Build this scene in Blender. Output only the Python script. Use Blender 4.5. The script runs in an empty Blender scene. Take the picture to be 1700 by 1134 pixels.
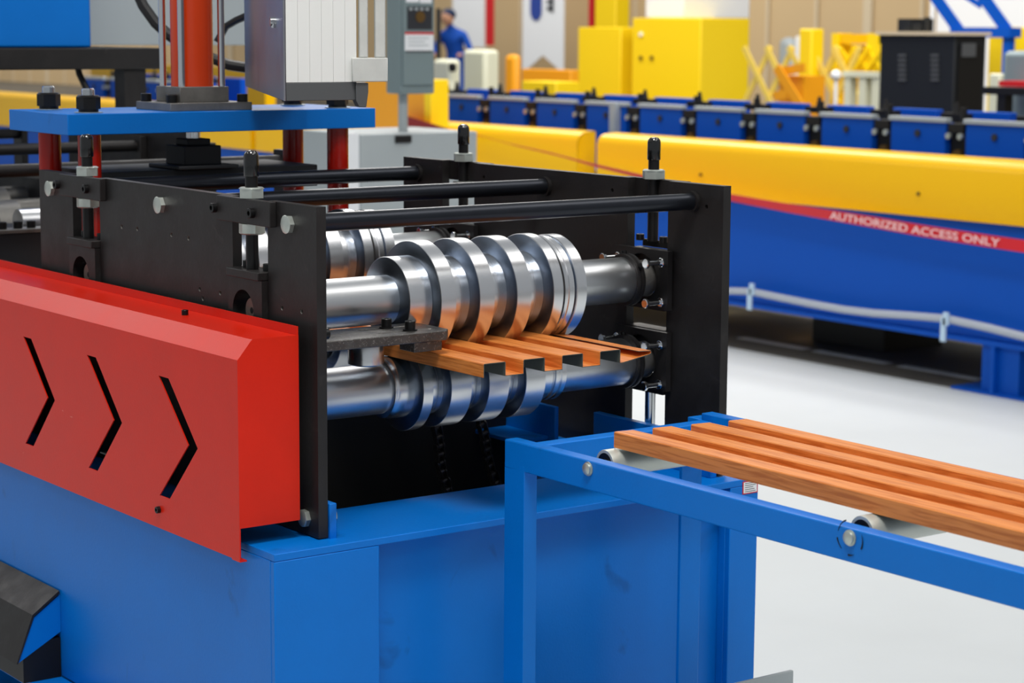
import bpy, bmesh, math, random
from mathutils import Vector, Matrix
from mathutils.geometry import tessellate_polygon
random.seed(7)
S = bpy.context.scene
C = S.collection
PI = math.pi
# ---------------------------------------------------------------- camera
F = 3546.93
YAW, PITCH, ROLL = 2.50784004, 0.14534308, 0.00595341
CAM = Vector((2.7061, -1.6290, 1.5))
fwd = Vector((math.cos(YAW)*math.cos(PITCH), math.sin(YAW)*math.cos(PITCH), -math.sin(PITCH)))
rt0 = Vector((math.sin(YAW), -math.cos(YAW), 0)); up0 = rt0.cross(fwd)
RT = math.cos(ROLL)*rt0 + math.sin(ROLL)*up0
UP = -math.sin(ROLL)*rt0 + math.cos(ROLL)*up0
cd = bpy.data.cameras.new('camera'); cam = bpy.data.objects.new('camera', cd); C.objects.link(cam)
cam.matrix_world = Matrix(((RT.x, UP.x, -fwd.x, CAM.x), (RT.y, UP.y, -fwd.y, CAM.y), (RT.z, UP.z, -fwd.z, CAM.z), (0, 0, 0, 1)))
cd.sensor_width = 36; cd.lens = F/1700*36; cd.clip_start = .05; cd.clip_end = 200
cd.dof.use_dof = True; cd.dof.focus_distance = 3.3; cd.dof.aperture_fstop = 7.4
S.camera = cam
# ---------------------------------------------------------------- world, lights, exposure
w = bpy.data.worlds.new('hall_air'); S.world = w; w.use_nodes = True
w.node_tree.nodes['Background'].inputs[0].default_value = (.90, .95, 1, 1)
w.node_tree.nodes['Background'].inputs[1].default_value = .36
def area(name, loc, size, power, aim=None, col=(1, .97, .93)):
    l = bpy.data.lights.new(name, 'AREA'); l.shape = 'RECTANGLE'; l.size, l.size_y = size; l.energy = power; l.color = col
    o = bpy.data.objects.new(name, l); o.location = loc
    d = Vector(aim if aim else (loc[0], loc[1], 0)) - Vector(loc)
    o.rotation_euler = d.to_track_quat('-Z', 'Y').to_euler(); C.objects.link(o)
area('hall_lamp_over_machine', (1.6, -1.0, 5.2), (1.5, .9), 155, (-.1, .2, 1))
area('hall_lamp_camera_side', (4.6, .6, 5.4), (2.4, .7), 42, (.2, .2, .9))
area('hall_lamp_left', (-1.6, -3.6, 5.4), (2.4, .7), 26, (-.4, 0, .9))
area('roller_rim_fill_light', (2.0, 3.4, 5.6), (5, 1.7), 80, (.6, 1.6, .8))  # unseen light added so the roller rims reflect a bright band
area('hall_lamp_far_line', (-5.5, 3.6, 6.5), (5, 1.2), 175, (-5, 5.2, .8))
area('hall_lamp_far_right', (-4.0, 7.2, 6.5), (6, 2), 520, (-8, 11, 1))
area('hall_lamp_far_left', (-12, 8.0, 7), (6, 2), 560)
area('chamfer_fill_light', (-9, -2.4, 5.2), (4.5, 2.2), 62, (-.3, 0, 1))  # unseen light added to put a highlight on the red guard's chamfer
area('hall_lamp_back_wall', (-24, 17, 7), (14, 3), 700, (-24, 22, 1))
area('hall_lamp_back_wall_left', (-48, 17, 7), (14, 3), 700, (-50, 22, 1))
S.view_settings.view_transform = 'Standard'; S.view_settings.look = 'None'
S.view_settings.exposure = 0.0; S.view_settings.gamma = 1; S.view_settings.use_curve_mapping = False

# ---------------------------------------------------------------- materials
def lin(c):
    f = lambda v: v/12.92 if v <= .04045 else ((v+.055)/1.055)**2.4
    return tuple(f(x/255) for x in c) + (1,)
def mat(name, rgb, rough=.5, metal=0., bump=0., bscale=200, var=0., vscale=6, coat=0., aniso=0., spec=.5):
    m = bpy.data.materials.new(name); m.use_nodes = True; n = m.node_tree.nodes; L = m.node_tree.links
    b = n['Principled BSDF']; b.inputs['Base Color'].default_value = lin(rgb)
    b.inputs['Roughness'].default_value = rough; b.inputs['Metallic'].default_value = metal
    b.inputs['Specular IOR Level'].default_value = spec
    if coat: b.inputs['Coat Weight'].default_value = coat; b.inputs['Coat Roughness'].default_value = .08
    tc = n.new('ShaderNodeTexCoord')
    if bump:
        t = n.new('ShaderNodeTexNoise'); t.inputs['Scale'].default_value = bscale; t.inputs['Detail'].default_value = 2
        L.new(tc.outputs['Object'], t.inputs['Vector'])
        bp = n.new('ShaderNodeBump'); bp.inputs['Strength'].default_value = bump; bp.inputs['Distance'].default_value = .0006
        L.new(t.outputs['Fac'], bp.inputs['Height']); L.new(bp.outputs['Normal'], b.inputs['Normal'])
    if var:
        t = n.new('ShaderNodeTexNoise'); t.inputs['Scale'].default_value = vscale; t.inputs['Detail'].default_value = 6; t.inputs['Roughness'].default_value = .65
        L.new(tc.outputs['Object'], t.inputs['Vector'])
        r = n.new('ShaderNodeMapRange'); r.inputs[1].default_value = .3; r.inputs[2].default_value = .7
        r.inputs[3].default_value = 1-var; r.inputs[4].default_value = 1+var*.5
        L.new(t.outputs['Fac'], r.inputs[0])
        h = n.new('ShaderNodeHueSaturation'); h.inputs['Color'].default_value = lin(rgb); L.new(r.outputs[0], h.inputs['Value'])
        L.new(h.outputs[0], b.inputs['Base Color'])
        r2 = n.new('ShaderNodeMapRange'); r2.inputs[1].default_value = .3; r2.inputs[2].default_value = .7
        r2.inputs[3].default_value = max(.02, rough*(1-var)); r2.inputs[4].default_value = min(1, rough*(1+var))
        L.new(t.outputs['Fac'], r2.inputs[0]); L.new(r2.outputs[0], b.inputs['Roughness'])
    if aniso:
        b.inputs['Anisotropic'].default_value = aniso
        tg = n.new('ShaderNodeTangent'); tg.direction_type = 'RADIAL'; tg.axis = 'Y'; L.new(tg.outputs[0], b.inputs['Tangent'])
    return m
M = {}
M['blue'] = mat('blue_paint', (0, 112, 204), .36, 0, .35, 240, .06, 5, spec=.25)
M['blue_far'] = mat('blue_paint_far', (0, 80, 182), .5, 0, spec=.18)
M['red'] = mat('red_paint', (210, 34, 10), .3, 0, .22, 300, .06, 9, spec=.24)
M['red_post'] = mat('red_gloss_paint', (170, 22, 8), .18, 0, .5, 60, .15, 12)
M['orange'] = mat('orange_red_paint', (205, 62, 18), .22)
M['yellow'] = mat('yellow_paint', (250, 192, 0), .3, 0, spec=.35)
M['yellow2'] = mat('yellow_cabinet', (252, 214, 0), .5)
M['black'] = mat('black_oxide_steel', (38, 36, 36), .48, .35, .3, 160, .22, 14)
M['black_rod'] = mat('black_polished_rod', (44, 47, 54), .3, .75, .1, 300, .1, 20)
M['black_bolt'] = mat('black_bolt_steel', (26, 26, 27), .35, .5)
M['rubber'] = mat('black_vinyl_cap', (12, 12, 13), .14, 0, coat=.5)
M['zinc'] = mat('zinc_plated_nut', (196, 203, 196), .34, .75, .1, 200, .1, 60)
M['steel'] = mat('turned_steel', (224, 225, 227), .25, 1, 0, 900, 0, 18, aniso=.5)
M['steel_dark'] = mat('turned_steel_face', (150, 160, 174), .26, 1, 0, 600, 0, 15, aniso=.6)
M['shaft'] = mat('ground_shaft_steel', (208, 210, 212), .32, 1, 0, 500, 0, 9, aniso=.4)
M['chrome'] = mat('chrome', (225, 228, 230), .12, 1)
M['raw'] = mat('raw_flat_bar_steel', (130, 128, 124), .5, .7, .6, 300, .25, 30)
M['endgrain'] = mat('sawn_steel_end', (128, 112, 104), .55, .4)
M['satin'] = mat('satin_roller', (196, 200, 192), .42, .45)
M['scale'] = mat('mill_scale_steel', (88, 86, 84), .4, .7, 1.4, 170, .3, 40)
M['cast'] = mat('dark_grey_castings', (34, 36, 40), .6, .2)
M['grey_back'] = mat('grey_green_backing_coat', (84, 86, 76), .6)
M['cab_white'] = mat('off_white_extrusion', (226, 227, 224), .45)
M['cab_white2'] = mat('chalky_white_bar', (196, 198, 194), .6, 0, .2, 200, .08, 30)
M['cab_metal'] = mat('brushed_cabinet_door', (150, 150, 158), .38, .85, .15, 200, .12, 10)
M['cab_base'] = mat('charcoal_plastic', (78, 80, 82), .5)
M['grey_green'] = mat('grey_green_enclosure', (122, 138, 140), .4)
M['grey_light'] = mat('light_grey_cabinet', (168, 176, 178), .4)
M['white'] = mat('white_print', (236, 238, 240), .5)
M['ink_red'] = mat('red_ink', (205, 20, 30), .5)
M['ink_dark'] = mat('dark_ink', (40, 42, 48), .5)
M['ink_blue'] = mat('blue_ink', (38, 66, 150), .5)
M['pink'] = mat('pale_pink_lettering', (250, 205, 205), .5)
M['tape'] = mat('red_webbing', (218, 16, 34), .55)
M['tape_dark'] = mat('dark_red_webbing', (130, 12, 16), .6)
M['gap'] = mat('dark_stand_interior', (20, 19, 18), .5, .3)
M['brass'] = mat('dull_brass', (120, 92, 50), .4, .7)
M['conduit'] = mat('grey_conduit', (176, 182, 192), .35)
M['tie'] = mat('white_cable_tie', (190, 215, 235), .4)
M['skin'] = mat('skin', (214, 160, 128), .6)
M['navy'] = mat('navy_cloth', (22, 46, 84), .8)
M['shirt'] = mat('blue_cloth', (0, 82, 190), .8)
M['pale_yellow'] = mat('pale_yellow_slat', (236, 206, 90), .5)
M['cream'] = mat('cream_machine_paint', (222, 222, 196), .5)
M['amber'] = mat('amber_paint', (240, 160, 10), .45)
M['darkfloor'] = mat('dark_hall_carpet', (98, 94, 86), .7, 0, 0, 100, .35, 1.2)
M['hose'] = mat('black_hose', (22, 22, 24), .4)
M['grease'] = mat('greasy_chain_steel', (96, 92, 90), .3, .8)

def wear(m, col, scale, lo, hi, stretch=(1, 1, 1), amt=.8):
    n = m.node_tree.nodes; L = m.node_tree.links; b = n['Principled BSDF']; src = b.inputs['Base Color'].links[0].from_socket
    tc = n.new('ShaderNodeTexCoord'); mp = n.new('ShaderNodeMapping'); mp.inputs['Scale'].default_value = stretch; L.new(tc.outputs['Object'], mp.inputs[0])
    t = n.new('ShaderNodeTexNoise'); t.inputs['Scale'].default_value = scale; t.inputs['Detail'].default_value = 4; t.inputs['Distortion'].default_value = 1.2; L.new(mp.outputs[0], t.inputs['Vector'])
    r = n.new('ShaderNodeMapRange'); r.inputs[1].default_value = lo; r.inputs[2].default_value = hi; r.inputs[4].default_value = amt; L.new(t.outputs['Fac'], r.inputs[0])
    x = n.new('ShaderNodeMix'); x.data_type = 'RGBA'; L.new(r.outputs[0], x.inputs[0]); L.new(src, x.inputs[6]); x.inputs[7].default_value = lin(col); L.new(x.outputs[2], b.inputs['Base Color'])
wear(M['red'], (240, 190, 175), 26, .755, .79, (.5, 1, 2.6)); wear(M['blue'], (8, 58, 110), 9, .66, .74, (1, 1, .6), .35)
wear(M['black'], (70, 66, 64), 30, .66, .8, (1, 1, 1), .4); wear(M['scale'], (150, 148, 145), 220, .58, .7, (1, 1, 1), .8)
# floor: white painted with faint scuffs
def floor_mat():
    m = mat('white_painted_floor', (214, 219, 220), .5, 0, .05, 20, .035, 1.4); return m
M['floor'] = floor_mat()
# beige wall
M['wall'] = mat('beige_wall_panel', (206, 178, 134), .7, 0, 0, 1, .03, .4)
M['wall_strip'] = mat('pale_wall_joint', (214, 196, 164), .7)
# wood print: long grain along X
def wood(name, a, b):
    m = bpy.data.materials.new(name); m.use_nodes = True; n = m.node_tree.nodes; L = m.node_tree.links
    p = n['Principled BSDF']; p.inputs['Roughness'].default_value = .42
    tc = n.new('ShaderNodeTexCoord'); mp = n.new('ShaderNodeMapping'); mp.inputs['Scale'].default_value = (5, 90, 90)
    L.new(tc.outputs['Object'], mp.inputs[0])
    t = n.new('ShaderNodeTexNoise'); t.inputs['Scale'].default_value = 2.2; t.inputs['Detail'].default_value = 5; t.inputs['Distortion'].default_value = .7
    L.new(mp.outputs[0], t.inputs['Vector'])
    cr = n.new('ShaderNodeValToRGB'); cr.color_ramp.elements[0].position = .36; cr.color_ramp.elements[0].color = lin(b)
    cr.color_ramp.elements[1].position = .56; cr.color_ramp.elements[1].color = lin(a)
    L.new(t.outputs['Fac'], cr.inputs[0]); L.new(cr.outputs[0], p.inputs['Base Color'])
    return m
M['wood'] = wood('orange_wood_print', (222, 136, 64), (190, 104, 38))

# ---------------------------------------------------------------- helpers
ORG = {}
def at(px, py, ax, c):
    "point of the sight line through a reference pixel on the plane ax = c"
    d = fwd*F + RT*(px-850) - UP*(py-567); i = 'xyz'.index(ax)
    return CAM + d*((c-CAM[i])/d[i])
class MB:
    def __init__(s): s.v = []; s.f = []; s.mi = []
    def add(s, vs, fs, mi=0):
        k = len(s.v); s.v += [Vector(v) for v in vs]; s.f += [[i+k for i in f] for f in fs]; s.mi += [mi]*len(fs); return s
    def box(s, x0, x1, y0, y1, z0, z1, mi=0):
        x0, x1 = sorted((x0, x1)); y0, y1 = sorted((y0, y1)); z0, z1 = sorted((z0, z1))
        v = [(x, y, z) for x in (x0, x1) for y in (y0, y1) for z in (z0, z1)]
        return s.add(v, [(0, 1, 3, 2), (4, 6, 7, 5), (0, 4, 5, 1), (2, 3, 7, 6), (0, 2, 6, 4), (1, 5, 7, 3)], mi)
    def hexa(s, a, b):   # prism between two equal loops
        n = len(a); v = list(a)+list(b)
        return s.add(v, [list(range(n))[::-1], [n+i for i in range(n)]] + [(i, (i+1) % n, n+(i+1) % n, n+i) for i in range(n)])
    def cyl(s, p, q, r, n=20, r2=None, caps=True, mi=0, twist=0):
        p, q = Vector(p), Vector(q); d = (q-p).normalized(); a = d.orthogonal().normalized() if abs(d.z) < .99 else Vector((1, 0, 0)); b = d.cross(a)
        r2 = r if r2 is None else r2; v = []
        for c, rr in ((p, r), (q, r2)):
            for i in range(n):
                t = 2*PI*i/n+twist; v.append(c + (a*math.cos(t)+b*math.sin(t))*rr)
        f = [(i, (i+1) % n, n+(i+1) % n, n+i) for i in range(n)]
        if caps: f += [list(range(n))[::-1], [n+i for i in range(n)]]
        return s.add(v, f, mi)
    def lathe(s, c, ax, prof, n=72, closed=False):   # prof: (along, radius)
        c = Vector(c); d = Vector(ax).normalized(); a = Vector((1, 0, 0)) if abs(d.x) < .9 else Vector((0, 1, 0)); a = (a-d*a.dot(d)).normalized(); b = d.cross(a)
        v = []; m = len(prof)
        for (t, r) in prof:
            for i in range(n):
                h = 2*PI*i/n; v.append(c+d*t+(a*math.cos(h)+b*math.sin(h))*r)
        f = []
        for j in range(m-1):
            for i in range(n): f.append((j*n+i, j*n+(i+1) % n, (j+1)*n+(i+1) % n, (j+1)*n+i))
        f += [list(range(n))[::-1], [(m-1)*n+i for i in range(n)]]
        return s.add(v, f)
    def tube(s, pts, r, n=10):
        pts = [Vector(p) for p in pts]; v = []; prev = None
        for i, p in enumerate(pts):
            d = (pts[min(i+1, len(pts)-1)]-pts[max(i-1, 0)]).normalized()
            a = (prev-d*prev.dot(d)).normalized() if prev else d.orthogonal().normalized(); prev = a; b = d.cross(a)
            v += [p+(a*math.cos(2*PI*k/n)+b*math.sin(2*PI*k/n))*r for k in range(n)]
        f = [(j*n+k, j*n+(k+1) % n, (j+1)*n+(k+1) % n, (j+1)*n+k) for j in range(len(pts)-1) for k in range(n)]
        f += [list(range(n))[::-1], [(len(pts)-1)*n+k for k in range(n)]]
        return s.add(v, f)
    def plate(s, outer, holes, fn, t0, t1):   # 2-D polygon with holes -> slab; fn(u,v,t)->3-D
        loops = [outer]+holes
        tris = tessellate_polygon([[Vector((u, v, 0)) for u, v in l] for l in loops])
        flat = [p for l in loops for p in l]; n = len(flat)
        vs = [fn(u, v, t0) for u, v in flat]+[fn(u, v, t1) for u, v in flat]
        fs = [tuple(t) for t in tris]+[tuple(i+n for i in t[::-1]) for t in tris]; k = 0
        for l in loops:
            m = len(l)
            for i in range(m): a, b = k+i, k+(i+1) % m; fs.append((a, b, n+b, n+a))
            k += m
        return s.add(vs, fs)
    def sphere(s, c, r, n=16, m=10, sc=(1, 1, 1)):
        c = Vector(c); v = [c+Vector((0, 0, r*sc[2]))]
        for j in range(1, m):
            for i in range(n):
                a = PI*j/m; b = 2*PI*i/n; v.append(c+Vector((r*sc[0]*math.sin(a)*math.cos(b), r*sc[1]*math.sin(a)*math.sin(b), r*sc[2]*math.cos(a))))
        v.append(c-Vector((0, 0, r*sc[2]))); L = len(v)-1
        f = [(0, 1+i, 1+(i+1) % n) for i in range(n)]
        for j in range(m-2):
            for i in range(n): f.append((1+j*n+i, 1+(j+1)*n+i, 1+(j+1)*n+(i+1) % n, 1+j*n+(i+1) % n))
        f += [(L, 1+(m-2)*n+(i+1) % n, 1+(m-2)*n+i) for i in range(n)]
        return s.add(v, f)
    def rot(s, piv, deg):
        R = Matrix.Rotation(math.radians(deg), 3, 'Z'); piv = Vector(piv); s.v = [R@(v-piv)+piv for v in s.v]; return s
    def build(s, name, m, parent=None, bevel=0, label=None, smooth=True, origin=None):
        lo = Vector([min(v[i] for v in s.v) for i in range(3)]); hi = Vector([max(v[i] for v in s.v) for i in range(3)])
        c = Vector(origin) if origin else Vector(((lo.x+hi.x)/2, (lo.y+hi.y)/2, lo.z if parent is None else (lo.z+hi.z)/2))
        me = bpy.data.meshes.new(name); me.from_pydata([tuple(v-c) for v in s.v], [], s.f)
        ms = m if isinstance(m, (list, tuple)) else [m]
        for q in ms: me.materials.append(M[q])
        me.polygons.foreach_set('material_index', s.mi)
        bm = bmesh.new(); bm.from_mesh(me); bmesh.ops.recalc_face_normals(bm, faces=bm.faces); bm.to_mesh(me); bm.free()
        if smooth:
            me.polygons.foreach_set('use_smooth', [True]*len(me.polygons)); me.set_sharp_from_angle(angle=math.radians(32))
        me.update()
        o = bpy.data.objects.new(name, me); C.objects.link(o)
        if parent: o.parent = parent; o.location = c-ORG[parent.name]
        else: o.location = c
        ORG[o.name] = c
        if bevel:
            b = o.modifiers.new('bevel', 'BEVEL'); b.width = bevel; b.segments = 2; b.limit_method = 'ANGLE'; b.angle_limit = math.radians(50)
        if label: o['label'] = label
        return o
def thing(name, label, cat, loc, group=None):
    o = bpy.data.objects.new(name, None); C.objects.link(o); o.location = loc; o.empty_display_size = .05; ORG[o.name] = Vector(loc)
    return tag(o, label, cat, group)
def tag(o, label, cat, group=None):
    o['label'] = label; o['category'] = cat
    if group: o['group'] = group
    return o
def struct(o): o['kind'] = 'structure'; return o
def B(name, m, par, x0, x1, y0, y1, z0, z1, bevel=.0012, label=None): return MB().box(x0, x1, y0, y1, z0, z1).build(name, m, par, bevel, label)
def dup(o, delta, label=None):
    r = o.copy(); C.objects.link(r); r.location = Vector(o.location)+Vector(delta)
    if label: r['label'] = label
    for ch in list(o.children):
        c = ch.copy(); C.objects.link(c); c.parent = r
        for g in list(ch.children): d = g.copy(); C.objects.link(d); d.parent = c
    return r
def dpart(o, delta):     # repeat of a part (with its sub-parts) under the same parent
    c = o.copy(); C.objects.link(c); c.parent = o.parent; c.location = Vector(o.location)+Vector(delta)
    for g in list(o.children): d = g.copy(); C.objects.link(d); d.parent = c
    return c
XZ = lambda y: (lambda u, v, t: (u, t, v))
def circle(cx, cy, r, n=16): return [(cx+r*math.cos(2*PI*i/n), cy+r*math.sin(2*PI*i/n)) for i in range(n)]
def hexnut(mb, c, ax, r, h, n=6, twist=0):    # hex head with chamfered rim
    c = Vector(c); d = Vector(ax).normalized()
    mb.cyl(c, c+d*h*.88, r, 6, twist=twist); mb.cyl(c+d*h*.88, c+d*h, r*.97, 24, r2=r*.84); return mb
def sockhead(mb, c, ax, r, h):
    c = Vector(c); d = Vector(ax).normalized(); e = .0004
    return mb.lathe(c, d, [(0, r), (h*.93, r), (h, r*.92), (h, r*.5), (h*.45, r*.48)], 20)

# ---------------------------------------------------------------- setting
g = MB().box(-60, 14, -14, 5.19, -.05, 0).build('floor', 'floor'); struct(g)
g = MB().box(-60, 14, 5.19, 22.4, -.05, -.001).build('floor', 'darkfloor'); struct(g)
dkf = [o for o in C.objects if o.name.startswith('floor')][-1]
for x, w__ in ((-4.90, .26), (-4.67, .2), (-4.37, .28), (-4.13, .18), (-3.83, .26), (-3.59, .2)):  # pale strips stand in for patches of light on the dark floor
    MB().box(x-w__/2, x+w__/2, 5.43, 5.49, -.001, .0005).build('painted_light_patch', 'floor', dkf, smooth=False)
wb = MB().box(-70, 14, 22, 22.3, 0, 7).build('wall_back', 'wall', smooth=False); struct(wb)
for i, x in enumerate([-60+1.1*k for k in range(48)]):
    s_ = .03 if i % 3 else .09
    MB().box(x-s_, x+s_, 21.96, 22.02, .0, 6.9).build('panel_joint', 'wall_strip', wb, smooth=False)

# ---------------------------------------------------------------- machine base
base = thing('machine_base', 'blue painted steel base of the roll forming machine, carrying the black side plates', 'machine base', (-.5, .38, 0))
b = MB(); b.box(.028, .04, -.10, .083, .0, .7234); b.build('front_post', 'blue', base, .002)
b = MB(); b.box(.028, .04, .797, .861, .0, .7234); b.box(-.06, .028, .797, .802, 0, .7234); fp = b.build('front_post', 'blue', base, .0015)
b = MB(); b.box(-.165, .04, -.10, .861, .7235, .735); b.build('front_crossbeam', 'blue', base, .0012)
B('front_panel', 'blue', base, .003, .011, .083, .797, .02, .7235)
b = MB(); b.box(-4.2, .028, -.10, -.092, .36, .7235); b.box(-4.2, -.165, -.10, .03, .7235, .735); b.build('side_beam', 'blue', base, .0015)
b = MB(); b.box(-4.2, .028, .853, .861, .36, .735); b.box(-4.2, -.165, .765, .853, .7235, .735); b.build('side_beam', 'blue', base, .0015)
B('lower_flange', 'blue', base, -4.2, .028, -.158, -.10, .346, .358)
b = MB(); b.box(-4.2, -.17, -.092, .853, .10, .11); b.box(-.175, -.1651, -.092, .853, .10, .7235); b.box(-.475, -.467, .035, .69, .11, .86); b.build('base_shade_tray', 'gap', base, label='inner tray of the base, coloured dark for the shade inside')  # near-black tray and upright plate stand in for the unlit depth of the base
B('plate_upstand', 'blue', base, -1.2, .0035, .0175, .030, .724, .789)
B('plate_upstand', 'blue', base, -.324, .0, .785, .8, .735, .803)
for x in (-3.9, -1.4): B('foot', 'blue', base, x, x+.12, -.10, .86, 0, .36)
# motor bracket inside, behind the rollers
b = MB(); b.box(-.75, -.322, .694, .703, .735, .822); b.box(-.75, -.34, .62, .694, .758, .766); b.build('inner_bracket', 'blue', base, .002)
# maker sticker on the far post
st = MB().box(.0402, .0408, .824, .859, .709, .7315).build('sticker', 'ink_red', fp)
b = MB(); b.box(.0408, .0411, .8262, .8568, .7108, .7298); b.build('sticker_face', 'white', base)
b = MB()
for k in range(5): b.box(.0411, .0413, .829, .854-.003*(k % 3), .7128+.0036*k, .7138+.0036*k)
b.build('sticker_text', 'ink_dark', base)
# formed black guard on the near side of the base
gd = thing('side_chute', 'black folded sheet-metal cover sticking out low on the near side of the blue base', 'cover', (-.9, -.13, .358))
ou = [(-.102, .511), (-.151, .477), (-.183, .396), (-.186, .396), (-.154, .480), (-.103, .516)]
b = MB(); b.hexa([(-1.6, y, z) for y, z in ou], [(-.713, y, z) for y, z in ou]); b.build('hood', 'black', gd)
gu = [(-.1005, .508), (-.150, .474), (-.181, .397), (-.1005, .441)]
b = MB(); b.hexa([(-.722, y, z) for y, z in gu], [(-.716, y, z) for y, z in gu]); b.build('gusset', 'blue', gd, label='blue end gusset of the black folded cover')
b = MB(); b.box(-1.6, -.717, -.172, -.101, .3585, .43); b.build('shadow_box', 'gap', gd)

# ---------------------------------------------------------------- roll stand
stand = thing('roll_stand', 'black steel side plates and tie rods standing on the blue base, holding the rollers', 'roll stand', (-.5, .41, .735))
XS = [-.2, -.788]
def comb(zb, zs=.775):
    p = [(-.985, zb), (0, zb), (0, 1.238)]
    for x in XS: p += [(x+.056, 1.238), (x+.056, zs), (x-.055, zs), (x-.055, 1.238)]
    p += [(-.985, 1.238)]; return p
holes = [circle(x, z, .0042, 12) for x, z in [(-.647, 1.159), (-.588, 1.16), (-.463, 1.16), (-.403, 1.159), (-.367, 1.079), (-.357, 1.065), (-.298, 1.08), (-.103, 1.077), (-.045, 1.078)]]
b = MB().plate(comb(.737, .853), holes, XZ(0), 0, .0165); sp_ = b.build('side_plate', 'black', stand)
for h_ in holes:
    hx_, hz_ = h_[0][0]-.0042, h_[0][1]
    MB().lathe((hx_, .0003, hz_), (0, 1, 0), [(.006, .0005), (.006, .0031), (0, .0037), (0, .0046), (.005, .0046)], 14).build('tapped_hole', 'raw', sp_)
b = MB().plate(comb(.737), [circle(-.043, 1.2, .004, 12), circle(-.30, 1.212, .004, 12), circle(-.7, 1.212, .004, 12)], XZ(0), .803, .82); farp = b.build('side_plate', 'black', stand)
rods = []
for x in (-.077, -.497, -.931):
    o = MB().cyl((x, .0166, 1.207), (x, .8029, 1.207), .0145, 32).build('tie_rod', 'black_rod', stand)
    MB().cyl((x, .7955, 1.207), (x, .8028, 1.207), .0185, 24).build('rod_shoulder', 'black', o)
    h = hexnut(MB(), (x, -.0001, 1.207), (0, -1, 0), .0145, .009, twist=.3).build('bolt_head', 'zinc', o, label='zinc hexagon bolt head')
h = hexnut(MB(), (-.035, -.0001, .763), (0, -1, 0), .0135, .009, twist=.2).build('foundation_bolt', 'zinc', stand, label='zinc hexagon bolt through the plate foot')
hexnut(MB(), (-.02, .0302, .765), (0, 1, 0), .0125, .009).build('foundation_nut', 'zinc', stand, label='zinc nut')
ROD = .0
for side, (yo, sg) in enumerate(((0, -1), (.82, 1))):
    for x in XS:
        ya, yb = (yo, yo+sg*.012) if side else (yo+sg*.012, yo)
        br = B('crossbar', 'black', stand, x-.084, x+.083, ya+.00005*(1 if side else 0), yb-.00005*(0 if side else 1), 1.199, 1.238)
        if side == 0:
            for dx, dz in ((-.088+.0, 1.2175), (.032, 1.2175)):
                q = sockhead(MB(), (x+dx-.0, -.012, dz), (0, -1, 0), .0078, .008).build('socket_bolt', 'black_bolt', br)
        yc = .004 if side == 0 else .816
        sc = MB().cyl((x, yc, 1.1275), (x, yc, 1.2875), .0098, 24).build('adjusting_screw', 'black_bolt', stand)
        zt = 1.2385
        MB().lathe((x, yc, 1.272), (0, 0, 1), [(0, .0115), (.002, .0119), (.031, .0117), (.035, .011), (.039, .0075), (.040, .003)], 28).build('vinyl_cap', 'rubber', sc, label='glossy black vinyl cap')
        n1 = hexnut(MB(), (x, yc, zt), (0, 0, 1), .0208, .0165, twist=.55).build('nut', 'zinc', sc, label='zinc plated hexagon nut')
        n1 = hexnut(MB(), (x, yc, 1.1985), (0, 0, -1), .0208, .0165, twist=.25).build('nut', 'zinc', sc, label='zinc plated hexagon nut')
        if side == 0: y0, y1, ycap = -.010, .03, -.016
        else: y0, y1, ycap = .80, .832, .838
        # upper bearing block with bore, its cap strip and bolts
        R0 = .033
        def blk(z0, z1, zc):
            f = lambda u, v, t: (u, t, v)
            bb = MB().plate([(x-.053, z0), (x+.053, z0), (x+.053, z1), (x-.053, z1)], [circle(x-.006 if side == 0 else x, zc, R0, 32)], f, y0, y1)
            return bb.build('bearing_block', 'black', stand)
        k1 = blk(1.008, 1.1138, 1.0625); k2 = blk(.858, .974, .9165)
        B('cap_strip', 'black', k1, x-.049, x+.0515, min(ycap, y1+.001), max(ycap, y1+.001), 1.1142, 1.1272)
        for dx in (-.03, .034): sockhead(MB(), (x+dx, .012 if side == 0 else .812, 1.1273), (0, 0, 1), .0075, .011).build('cap_bolt', 'black_bolt', k1)
        ye = -.006 if side == 0 else .826
        MB().cyl((x, ye, 1.0625), (x, .40 if side == 0 else .70, 1.0625), .0245, 32).build('journal', 'raw', k1) if 0 else None
        MB().cyl((x, yc, .775 if side else .8535), (x, yc, .8578), .0095, 20).build('lower_screw', 'chrome', k2, label='bright steel support screw')
        # inner flange plates with jack bolts (far side is in view)
        if side:
            for kk, zc, z0, z1 in ((k1, 1.0625, 1.012, 1.1165), (k2, .9165, .868, .9725)):
                f = lambda u, v, t: (u, t, v)
                MB().plate([(x-.07, z0), (x+.074, z0), (x+.074, z1), (x-.07, z1)], [circle(x, zc, .045, 32)], f, .789, .8).build('flange_plate', 'black', kk)
                for dx in (-.058, .062):
                    for dz in (-.036, .034):
                        jb = MB(); jb.cyl((x+dx, .755, zc+dz), (x+dx, .789, zc+dz), .0042, 12)
                        hexnut(jb, (x+dx, .753, zc+dz), (0, -1, 0), .0085, .006); hexnut(jb, (x+dx, .7885, zc+dz), (0, -1, 0), .0088, .007)
                        jb.build('jack_bolt', 'chrome', kk, label='bright jack bolt with lock nut')

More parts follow.
